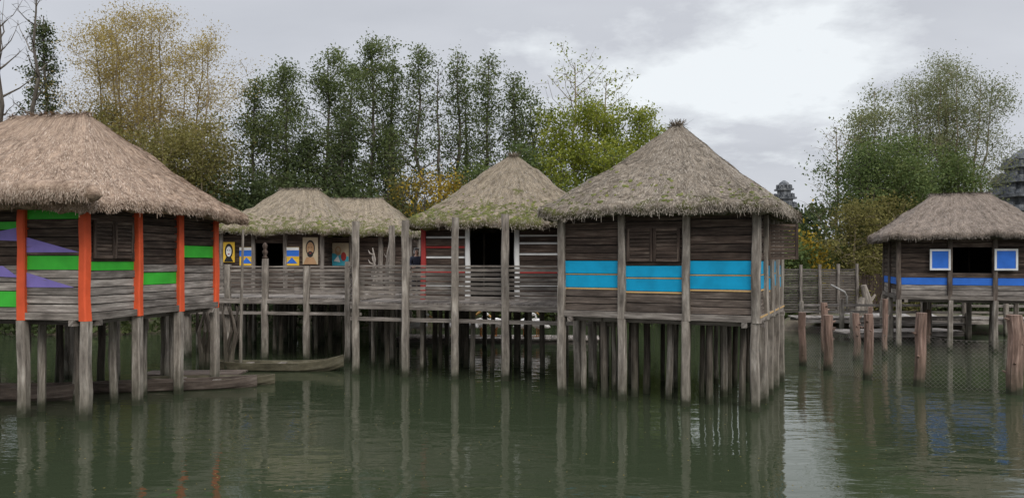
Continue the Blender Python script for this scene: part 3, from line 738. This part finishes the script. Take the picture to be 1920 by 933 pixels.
# ------------------------------------------------------------------ pelicans on a floating platform
PW=plain('white_feathers',(.8,.76,.7),.8,12,.12,.2); BILL=plain('orange_bill',(.6,.33,.1),.5); FEET=plain('orange_feet',(.45,.2,.06),.6)
M=MB(); 
for i in range(34): M.box((-4.1+i*.25,0,.2),(.235,1.6,.06),0,0,.004)
for y in(-.6,.6): M.box((0,y,.08),(8.4,.14,.16),0,0,.004)
o=M.obj('floating_platform',[WR],None,loc=(-.6,31.6,0),yaw=-.06); tag(o,'low floating plank platform where pelicans rest','platform')
def pelican(x,y,z,yaw,s,pose):
    M=MB()
    hp={0:[(.24,.0,.66),(.17,0,.84),(.22,0,1.0),(.3,0,1.03),(.38,0,.98)],1:[(.2,0,.62),(.05,0,.68),(.1,0,.8),(.2,0,.82),(.28,0,.78)],2:[(.34,0,.6),(.42,0,.8),(.44,0,.95),(.5,0,.99),(.58,0,.93)]}[pose]
    P=[(-.52,0,.38),(-.4,0,.42),(-.22,0,.46),(0,0,.48),(.16,0,.52)]+hp
    r=[.02,.07,.16,.2,.15,.07,.05,.05,.065,.04]
    e=P[-1]; P+= [(e[0]+.14,0,e[2]-.1),(e[0]+.32,0,e[2]-.24)]; r+=[.035,.008]
    M.tube(P,r,12,[0]*9+[1,1],.85)
    for sy in(-.07,.07):
        M.tube([(-.02,sy,.36),(0,sy,.2),(-.01,sy,.03)],[.04,.022,.02],7,2)
        b=len(M.v); M.v.extend([(-.03,sy-.02,.012),(.14,sy-.08,.008),(.17,sy,.008),(.14,sy+.08,.008),(-.03,sy+.02,.012),(.0,sy,.04)])
        for q in((0,1,5),(1,2,5),(2,3,5),(3,4,5),(4,0,5)): M.face([b+i for i in q],2)
    for sy in(-1,1):
        M.tube([(.14,sy*.13,.54),(-.05,sy*.17,.5),(-.3,sy*.12,.42),(-.5,sy*.05,.36)],[.05,.1,.08,.02],8,0,.4)
    o=M.obj('pelican',[PW,BILL,FEET],None,smooth=True,loc=(x,y,z),yaw=yaw); o.scale=(s,s,s)
    tag(o,('white pelican standing with neck raised','white pelican resting with head tucked in','white pelican looking ahead with neck stretched')[pose]+' on a platform','pelican','pelicans on the floating platform')
for px,yw,ps in((790,.2,1),(843,1.2,0),(872,2.9,1),(902,.3,1),(930,3.4,2),(984,.6,0),(1008,2.6,1)):
    yy=31.6+R(-.3,.3); pelican(AX(px,yy),yy,.23,yw,1.15,ps)

# ------------------------------------------------------------------ person on the boardwalk
def skin(name,V,E,rad,mat,parent,root=0):
    me=bpy.data.meshes.new(name); me.from_pydata(V,E,[]); o=bpy.data.objects.new(name,me); COL.objects.link(o); o.parent=parent
    m=o.modifiers.new('skin','SKIN'); 
    for i,r in enumerate(rad): me.skin_vertices[0].data[i].radius=(r,r) if not isinstance(r,tuple) else r
    me.skin_vertices[0].data[root].use_root=True
    s=o.modifiers.new('sub','SUBSURF'); s.levels=2; s.render_levels=2; me.materials.append(mat); m.use_smooth_shade=True
    return o
SKINM=plain('skin_tone',(.42,.25,.18),.6,9,.1,.05); JACK=plain('navy_jacket',(.03,.035,.055),.85,14,.3); TROU=plain('dark_trousers',(.04,.04,.045),.85,14,.3); HAIR=plain('grey_hair',(.22,.21,.2),.8,30,.4); SHOE=plain('dark_shoes',(.03,.025,.02),.6)
PE=thing('person','person in dark jacket with grey hair standing at the railing','person',(AX(781,26.6),26.6,2.16),math.radians(200))
V=[(0,0,.92),(0,.0,1.12),(0,0,1.32),(0,0,1.43),(0,.01,1.5),(0,.01,1.58),(0,.015,1.66)]
E=[(0,1),(1,2),(2,3),(3,4),(4,5),(5,6)]; Rr=[(.13,.1),(.12,.09),(.14,.09),(.06,.055),(.055,.06),(.078,.09),(.06,.07)]
def add(pts,rads,frm):
    k=frm
    for p,r in zip(pts,rads): V.append(p); Rr.append(r); E.append((k,len(V)-1)); k=len(V)-1
    return k
for s in(-1,1):
    add([(s*.09,0,.86),(s*.1,.01,.48),(s*.1,-.01,.09),(s*.11,.12,.04)],[.085,.058,.04,.035],0)
    k=add([(s*.18,0,1.37),(s*.23,.03,1.12),(s*.17,.22,1.02),(s*.14,.29,1.04)],[.055,.042,.033,.028],2)
    for j in range(4): add([(s*(.12+.018*j),.34,1.045),(s*(.12+.018*j),.37,1.02)],[.009,.008],k)
    add([(s*.11,.31,1.05),(s*.09,.33,1.03)],[.01,.009],k)
skin('body',V,E,Rr,SKINM,PE)
skin('jacket',[(0,0,.86),(0,0,1.12),(0,0,1.34),(0,0,1.42),(.18,0,1.37),(.235,.03,1.12),(.185,.19,1.025),(-.18,0,1.37),(-.235,.03,1.12),(-.185,.19,1.025)],[(0,1),(1,2),(2,3),(2,4),(4,5),(5,6),(2,7),(7,8),(8,9)],[(.16,.125),(.15,.12),(.17,.12),(.08,.075),.075,.06,.048,.075,.06,.048],JACK,PE)
for s in(-1,1):
    skin('trouser_leg',[(s*.06,0,.9),(s*.1,.01,.5),(s*.1,-.01,.1)],[(0,1),(1,2)],[.11,.08,.062],TROU,PE)
    skin('shoe',[(s*.1,-.04,.05),(s*.11,.14,.035)],[(0,1)],[.05,.042],SHOE,PE)
skin('hair',[(0,-.015,1.63),(0,-.01,1.69),(0,-.05,1.58)],[(0,1),(0,2)],[(.088,.09),(.06,.07),(.07,.05)],HAIR,PE)
M=MB()
for s in(-1,1): M.tube([(s*.03,.092,1.61),(s*.03,.102,1.61)],[.012,.008],8,0)
M.obj('eyes',[P_BK],PE)
M=MB(); M.tube([(0,.09,1.61),(0,.118,1.575),(0,.09,1.565)],[.008,.014,.008],8,0); M.obj('nose',[SKINM],PE,smooth=True)

# ------------------------------------------------------------------ temples
def stone_mat():
    m,nt,b=newmat('temple_stone'); g=nt.nodes.new('ShaderNodeNewGeometry')
    n=nz(nt,g.outputs['Position'],1.1,7,.75); r=ramp(nt,[(.35,(.04,.046,.054)),(.52,(.13,.138,.148)),(.7,(.27,.27,.27))]); nt.links.new(n.outputs[0],r.inputs[0])
    nt.links.new(r.outputs[0],b.inputs['Base Color']); b.inputs['Roughness'].default_value=.9; bump(nt,n.outputs[0],b,.8,.3); return m
STN=stone_mat()
def prang(x,y,z0,W,H,n,label):
    e=thing('temple_tower',label,'tower',(x,y,z0),R(0,.2),'ruined stone temple towers'); M=MB(); z=0
    for i in range(n):
        t=i/n; w_=W*(1-t**1.9)*.74+W*.26; h=H/n
        M.box((0,0,z+h*.28),(w_*.70,w_*.70,h*.56),0,0,.03); M.box((0,0,z+h*.28),(w_*.5,w_*.8,h*.57),0,0,.03); M.box((0,0,z+h*.28),(w_*.8,w_*.5,h*.565),0,0,.03)
        M.box((0,0,z+h*.66),(w_*1.0,w_*1.0,h*.2),0,0,.04); M.box((0,0,z+h*.88),(w_*.84,w_*.84,h*.24),0,0,.03)
        for k in range(12):
            a=k/12*6.283; M.box((math.cos(a)*w_*.5,math.sin(a)*w_*.5,z+h*.98),(w_*.1,w_*.1,h*.45),0,a,.04)
        z+=h
    M.obj('shaft',[STN],e)
    M=MB(); w_=W*.15; M.tube([(0,0,0),(0,0,w_*.3),(0,0,w_*.8),(0,0,w_*1.3)],[w_*.9,w_*1.2,w_*.9,w_*.2],8,0); M.obj('finial',[STN],e,loc=(0,0,z-.1))
prang(AX(1470,150),150,.8,7.0,17.6,10,'weathered grey stone temple tower with stacked tiers beyond trees')
prang(AX(1918,72),72,3,6.8,10.0,7,'weathered grey stone temple tower with stacked tiers beyond trees')
prang(AX(1878,76),76,3,3.6,8.6,7,'weathered grey stone temple tower with stacked tiers beyond trees')
M=MB(); 
for i,(w_,z) in enumerate(((20,1.5),(17,4),(13,6))): M.box((0,0,z),(w_,w_*.6,3),0,.1,.1)
o=M.obj('temple',[STN],None,loc=(AX(2030,80),82,0)); tag(o,'stepped grey stone temple terraces beyond trees','temple')

# ------------------------------------------------------------------ vegetation
BARK=wood('bark',(.045,.038,.03),(.11,.094,.077),(.21,.185,.155)); BARKL=wood('pale_bark',(.12,.095,.06),(.24,.19,.125),(.36,.3,.21))
L_ALD=island('alder_leaves',[(0,(.05,.066,.023)),(.45,(.10,.132,.045)),(.85,(.175,.205,.072)),(1,(.25,.235,.085))],.4,.7,.5)
L_DK=island('dark_leaves',[(0,(.027,.038,.014)),(.5,(.062,.085,.03)),(1,(.125,.145,.05))],.3,.7,.5)
L_GO=island('golden_leaves',[(0,(.22,.16,.05)),(.5,(.37,.285,.085)),(1,(.50,.40,.14))],.45,.7,.4)
L_OL=island('olive_leaves',[(0,(.085,.08,.024)),(.5,(.195,.178,.055)),(1,(.31,.27,.09))],.4,.7,.4)
L_YG=island('yellow_green_leaves',[(0,(.075,.10,.014)),(.5,(.20,.235,.03)),(1,(.36,.355,.055))],.4,.7,.5)
L_YE=island('yellow_leaves',[(0,(.14,.1,.014)),(.5,(.36,.25,.028)),(1,(.55,.4,.05))],.35,.7,.5)
L_WI=island('willow_leaves',[(0,(.11,.13,.055)),(.5,(.20,.22,.10)),(1,(.30,.30,.15))],.4,.7,.4)
L_GR=island('green_leaves',[(0,(.038,.06,.019)),(.5,(.10,.14,.042)),(1,(.20,.23,.075))],.35,.7,.5)
def leafobj(name,C,size,mat,parent,seed,asp=.55):
    rg=np.random.default_rng(seed); N=len(C); C=np.asarray(C,dtype=float)
    a=rg.normal(size=(N,3)); a/=np.linalg.norm(a,axis=1)[:,None]; b=np.cross(a,rg.normal(size=(N,3))); b/=np.linalg.norm(b,axis=1)[:,None]
    s=(size*(.55+.9*rg.random(N)))[:,None]
    V=np.stack([C+a*s,C+b*s*asp,C-a*s,C-b*s*asp],axis=1).reshape(-1,3)
    me=bpy.data.meshes.new(name); me.from_pydata(V.tolist(),[],np.arange(4*N).reshape(N,4).tolist()); me.materials.append(mat)
    o=bpy.data.objects.new(name,me); COL.objects.link(o)
    if parent: o.parent=parent
    return o
def tree(px,y,pytop,wpx,base,kind,seed,lmat,nleaf,lsize,label,bark=BARK,csig=.3,group=None,stems=1,nl=26,gname='tree',ntw=5,rise=.5,wexp=1.3,asp=.55,br=.55):
    rg=random.Random(seed); x=AX(px,y); z0=gz(x,y)-.1; H=AZ(pytop,y)-z0; W=wpx/1400*y
    e=thing(gname,label,'tree',(x,y,z0),0,group); M=MB(); cl=[]
    for k in range(stems):
        if stems==1: top=Vector((rg.uniform(-.03,.03)*H,0,H)); b0=Vector((0,0,0)); Wk=W
        else:
            a=k/stems*6.283+rg.random()*.5; rr=W*.34*rg.uniform(.6,1.1)*(0 if k==0 else 1); top=Vector((math.cos(a)*rr,math.sin(a)*rr,H*(1-.13*(rr/(W*.34))**2)*rg.uniform(.95,1))); b0=Vector((math.cos(a)*.2,math.sin(a)*.2,0)); Wk=W*.52
        path=[]; r0=(.011*H+.03)*(1 if stems==1 else .5)
        for i in range(11):
            t=i/10; p=b0.lerp(top,t)
            if stems>1: p.x=b0.x+(top.x-b0.x)*math.sin(t*1.57)**.9; p.y=b0.y+(top.y-b0.y)*math.sin(t*1.57)**.9
            p+=Vector((rg.gauss(0,.01),rg.gauss(0,.01),0))*H*math.sin(math.pi*t)*.7; path.append(p)
        M.tube(path,[r0*(1-.93*(i/10))+.008 for i in range(11)],7,0)
        nk=nl if stems==1 else max(8,nl//stems)
        for i in range(nk):
            f=(i+rg.random())/nk; hf=base+(1-base)*f*.97; q=hf*10; i0=min(9,int(q)); p0=path[i0].lerp(path[i0+1],q-i0)
            a=i*2.4+rg.uniform(-.5,.5)
            if kind=='alder': pr=(.5+.5*math.sin(math.pi*min(1,f*.85+.1)))*(1-.62*f)*1.35*(1+1.3*noise.noise(Vector((f*5.5,math.cos(a)*.8,seed*3.7))))
            elif kind=='cone': pr=(1-f)*1.1+.08
            else: pr=math.sqrt(max(0.02,1-(2*f*.95-.95)**2))
            Ln=Wk/2*max(.12,pr)*rg.uniform(.5,1.2)
            rs=rise*rg.uniform(.5,1.4) if kind!='cone' else rg.uniform(-.15,.2)
            d=Vector((math.cos(a),math.sin(a),rs)); pts=[p0]
            for j in range(1,5):
                t=j/4; pts.append(p0+Vector((d.x*Ln*t,d.y*Ln*t,rs*Ln*t*(.6+.5*t)))+Vector((rg.gauss(0,.06),rg.gauss(0,.06),rg.gauss(0,.06)))*Ln*.6)
            rl=max(.012,r0*.38*(1-f*.7)); M.tube(pts,[rl,rl*.8,rl*.55,rl*.35,.008],4,0,cap=False)
            for tw in range(ntw):
                t=rg.uniform(.25,1)*4; i1=min(3,int(t)); s=pts[i1].lerp(pts[i1+1],t-i1); td=Vector((rg.gauss(0,1),rg.gauss(0,1),rg.gauss(.35,.7))).normalized()*(.3+Ln*rg.uniform(.15,.4))
                if kind=='willow': td.z=abs(td.z)*.9
                m_=s+td*.5+Vector((0,0,.08)); en=s+td
                M.tube([s,m_,en],[.014,.010,.004],3,0,cap=False); cl+= [m_,en,s.lerp(m_,.5)] if rg.random()<.8 else [en]
            cl.append(pts[-1])
        cl.append(path[-1])
    M.obj('trunk',[bark],e)
    if nleaf:
        nr=np.random.default_rng(seed); c=np.array([tuple(v) for v in cl]); wgt=nr.random(len(c))**wexp; wgt/=wgt.sum()
        idx=nr.choice(len(c),nleaf,p=wgt); C=c[idx]+nr.normal(size=(nleaf,3))*csig*np.array([1,1,.8])
        leafobj('crown',C,lsize,lmat,e,seed,asp)
    return e
def shrub(px,y,pytop,wpx,lmat,n,ls,seed,label,zb=None,gname='shrub',group='shrubs along the shore'):
    x=AX(px,y); z0=gz(x,y)-.1 if zb is None else zb; H=AZ(pytop,y)-z0; W=wpx/1400*y
    e=thing(gname,label,'shrub',(x,y,z0),0,group); nr=np.random.default_rng(seed); rg=random.Random(seed); M=MB()
    K=24; cc=[]
    for i in range(K):
        a=rg.random()*6.28; u=rg.random()**.5; h=rg.uniform(.12,.93); rad=W/2*u*math.sqrt(max(.05,1-(h*1.0)**2.2)); cc.append((math.cos(a)*rad,math.sin(a)*rad*.7,H*h))
        M.tube([(0,0,0),(cc[-1][0]*.4,cc[-1][1]*.4,cc[-1][2]*.6),cc[-1]],[.06,.035,.01],4,0,cap=False)
    M.obj('branches',[BARK],e)
    c=np.array(cc); idx=nr.integers(0,K,n); C=c[idx]+nr.normal(size=(n,3))*np.array([W*.10+.12,W*.08+.12,H*.09+.08]); C[:,2]=np.maximum(C[:,2],.02)
    leafobj('foliage',C,ls,lmat,e,seed)
ga='alder trees on the far bank'
tree(8,41,-60,120,.4,'round',1,L_OL,0,.1,'tall leafless tree with thin upright branches',group='leafless trees',nl=22,rise=1.2)
tree(52,40,-40,70,.45,'round',2,L_OL,0,.1,'slender leafless tree leaning over the roofs',group='leafless trees',nl=16,rise=1.2)
tree(90,44,30,130,.2,'cone',3,L_DK,9000,.075,'dark conifer with sparse drooping branches',csig=.26,nl=44,ntw=4)
tree(285,45,8,330,.16,'willow',4,L_GO,85000,.06,'large golden autumn willow with fine airy branches',bark=BARKL,stems=11,nl=230,csig=.46,rise=.8,ntw=7,wexp=.5,asp=.42)
tree(200,42,190,200,.1,'willow',5,L_OL,20000,.07,'olive brown willow behind a thatched roof',bark=BARKL,stems=4,nl=60,rise=.8,csig=.45,wexp=.7)
tree(395,43,215,180,.1,'willow',6,L_OL,20000,.07,'olive brown willow behind a thatched roof',bark=BARKL,stems=4,nl=60,rise=.8,csig=.45,wexp=.7)
tree(320,42,230,240,.05,'willow',66,L_OL,22000,.07,'olive brown willow behind a thatched roof',bark=BARKL,stems=4,nl=60,rise=.8,csig=.45,wexp=.7)
for i,(px,y,pt,wp,n,b,m) in enumerate(((468,46,148,110,10000,.12,L_ALD),(540,45,122,135,13500,.12,L_ALD),(603,47,103,150,15000,.12,L_ALD),(648,50,120,110,8500,.15,L_ALD),(692,46,74,150,16000,.12,L_ALD),
     (740,48,112,100,7000,.2,L_ALD),(778,46,94,115,9500,.15,L_ALD),(855,47,98,85,5500,.25,L_ALD),(880,49,150,100,5000,.2,L_ALD),(915,46,108,115,9000,.15,L_ALD),(962,47,145,110,8500,.15,L_ALD),(1005,48,190,120,8500,.12,L_ALD),(515,48,220,120,9000,.08,L_ALD),(640,44,240,150,10000,.06,L_DK),(575,44,260,150,10000,.06,L_DK),(730,45,240,130,7500,.06,L_ALD))):
    tree(px,y,pt,wp,b,'alder',20+i,m,n,.072,'slim dark green alder with gaps between leaf clumps',group=ga,nl=46,csig=.31,wexp=1.5)
tree(822,46,130,40,.5,'round',50,L_ALD,150,.08,'thin nearly bare tree among alders',nl=14)
tree(1085,50,118,150,.5,'round',51,L_YG,700,.09,'half dead tree with twisting bare top branches',bark=BARKL,nl=26,rise=.7,ntw=6,group='half dead trees')
tree(1125,52,150,110,.5,'round',52,L_YG,700,.09,'half dead tree with twisting bare top branches',bark=BARKL,nl=22,rise=.7,group='half dead trees')
for i,(px,y,pt,wp,n) in enumerate(((1055,46,225,150,13000),(1120,47,200,170,17000),(1190,48,212,140,13000),(1235,50,245,110,8000),(1150,44,290,160,10000))):
    tree(px,y,pt,wp,.06,'round',60+i,L_YG,n,.085,'bushy yellow green tree behind thatched roofs',group='yellow green trees on the bank',nl=44,csig=.38,rise=.6)
for i,(px,y,pt,wp,m,n) in enumerate(((800,42,330,100,L_YE,1800),(850,43,335,120,L_YE,3500),(760,43,345,90,L_OL,3500),(900,42,320,110,L_GR,5500),(980,42,280,130,L_GR,7000),(1040,42,300,120,L_YG,6000))):
    tree(px,y,pt,wp,.05,'round',80+i,m,n,.08,'small leafy autumn tree behind the houses',group='small trees behind the houses',nl=30,csig=.34)
tree(1775,50,105,205,.06,'willow',100,L_WI,78000,.062,'tall airy grey green willow on the bank',bark=BARKL,stems=9,nl=210,rise=.8,ntw=6,csig=.48,wexp=.5,asp=.45)
tree(1640,50,170,140,.08,'willow',101,L_WI,25000,.066,'slender pale green willow on the bank',bark=BARKL,stems=4,nl=80,rise=.9,csig=.42,wexp=.5)
tree(1575,48,240,110,.2,'round',102,L_WI,500,.08,'small leafless tree with pale twigs',bark=BARKL,nl=34,rise=1.0,ntw=7)
tree(1700,45,260,220,.05,'round',103,L_GR,30000,.08,'broad bushy green tree at the waterside',nl=70,csig=.48,stems=3,group='bushy trees at the waterside',wexp=.8)
tree(1620,44,280,180,.05,'round',104,L_GR,18000,.08,'bushy green tree at the waterside',nl=44,csig=.45,group='bushy trees at the waterside')
tree(1790,46,280,150,.05,'round',105,L_GR,20000,.08,'bushy green tree at the waterside',nl=60,csig=.45,stems=3,group='bushy trees at the waterside',wexp=.8)
tree(1600,41,390,150,.1,'round',106,L_OL,8500,.07,'brownish sparse bush hanging over the shore',nl=34,csig=.32,bark=BARKL,group='brownish bushes over the shore')
tree(1670,41.5,380,150,.1,'round',107,L_OL,8500,.07,'brownish sparse bush hanging over the shore',nl=34,csig=.32,bark=BARKL,group='brownish bushes over the shore')
i=200
for px,y,pt,wp,m in ((60,42,330,200,L_DK),(180,42,330,200,L_OL),(300,41,340,200,L_OL),(420,42,340,160,L_DK),(490,41.5,350,150,L_DK),(580,42,340,170,L_DK),(670,42,350,160,L_DK),(740,41,390,130,L_DK),(810,43,400,130,L_GR),(880,41,410,140,L_DK),(960,42,350,170,L_GR),(1050,41,370,160,L_DK),(1130,42,350,180,L_GR),(1220,43,380,160,L_GR),(1300,44,400,170,L_GR),(1400,46,420,170,L_GR),
     (1490,48,430,110,L_GR),(1520,42,440,95,L_YE),(1495,41,465,80,L_GR),(1580,43,460,110,L_GR),(1650,43,470,160,L_DK),(1740,44,460,170,L_DK),(1850,44,450,170,L_GR),(1940,44,440,150,L_GR)):
    shrub(px,y,pt,wp,m,5000 if m is not L_YE else 3000,.11,i,{L_DK:'dense dark green shrub on the bank',L_OL:'olive brown shrub on the bank',L_GR:'leafy green shrub on the bank',L_YE:'yellow autumn shrub above a fence'}[m]); i+=1
nr=np.random.default_rng(5); N=20000
xx=nr.uniform(-34,36,N); sh=np.array([shore(v) for v in xx]); yy=sh+1+nr.random(N)*2.5; zz=.1+nr.random(N)**1.5*2.0
o=leafobj('undergrowth',np.stack([xx,yy,zz],1),.15,L_DK,None,9); o['kind']='stuff'; tag(o,'dense dark undergrowth along the shoreline','undergrowth')
def wood_mass(x0,x1,y,zt,n,seed,mat,ls):
    nr=np.random.default_rng(seed); xx=nr.uniform(x0,x1,n); hh=np.array([zt*(.75+.35*noise.noise(Vector((v*.13,seed,0)))+.12*noise.noise(Vector((v*.6,seed,0)))) for v in xx])
    zz=.5+hh*nr.random(n)**.8; yy=y+nr.normal(size=n)*2.5
    o=leafobj('distant_wood',np.stack([xx,yy,zz],1),ls,mat,None,seed); o['kind']='stuff'; tag(o,'distant mass of dark woodland beyond the bank','wood')
wood_mass(-60,24,58,9.5,45000,301,L_DK,.28)
wood_mass(20,95,92,6.5,22000,302,L_GR,.38)
M=MB()
for i in range(420):
    x=R(-12,9); y=11+R(0,1)**1.6*14; s=R(.008,.022); a=R(0,6.28); b=len(M.v)
    M.v.extend([(x+math.cos(a+k*1.57)*s*(1 if k%2 else .6),y+math.sin(a+k*1.57)*s*(1 if k%2 else .6),.004) for k in range(4)]); M.face([b,b+1,b+2,b+3],0)
o=M.obj('floating_leaves',[L_GO]); o['kind']='stuff'; tag(o,'scattered small fallen leaves floating on the water','leaves')
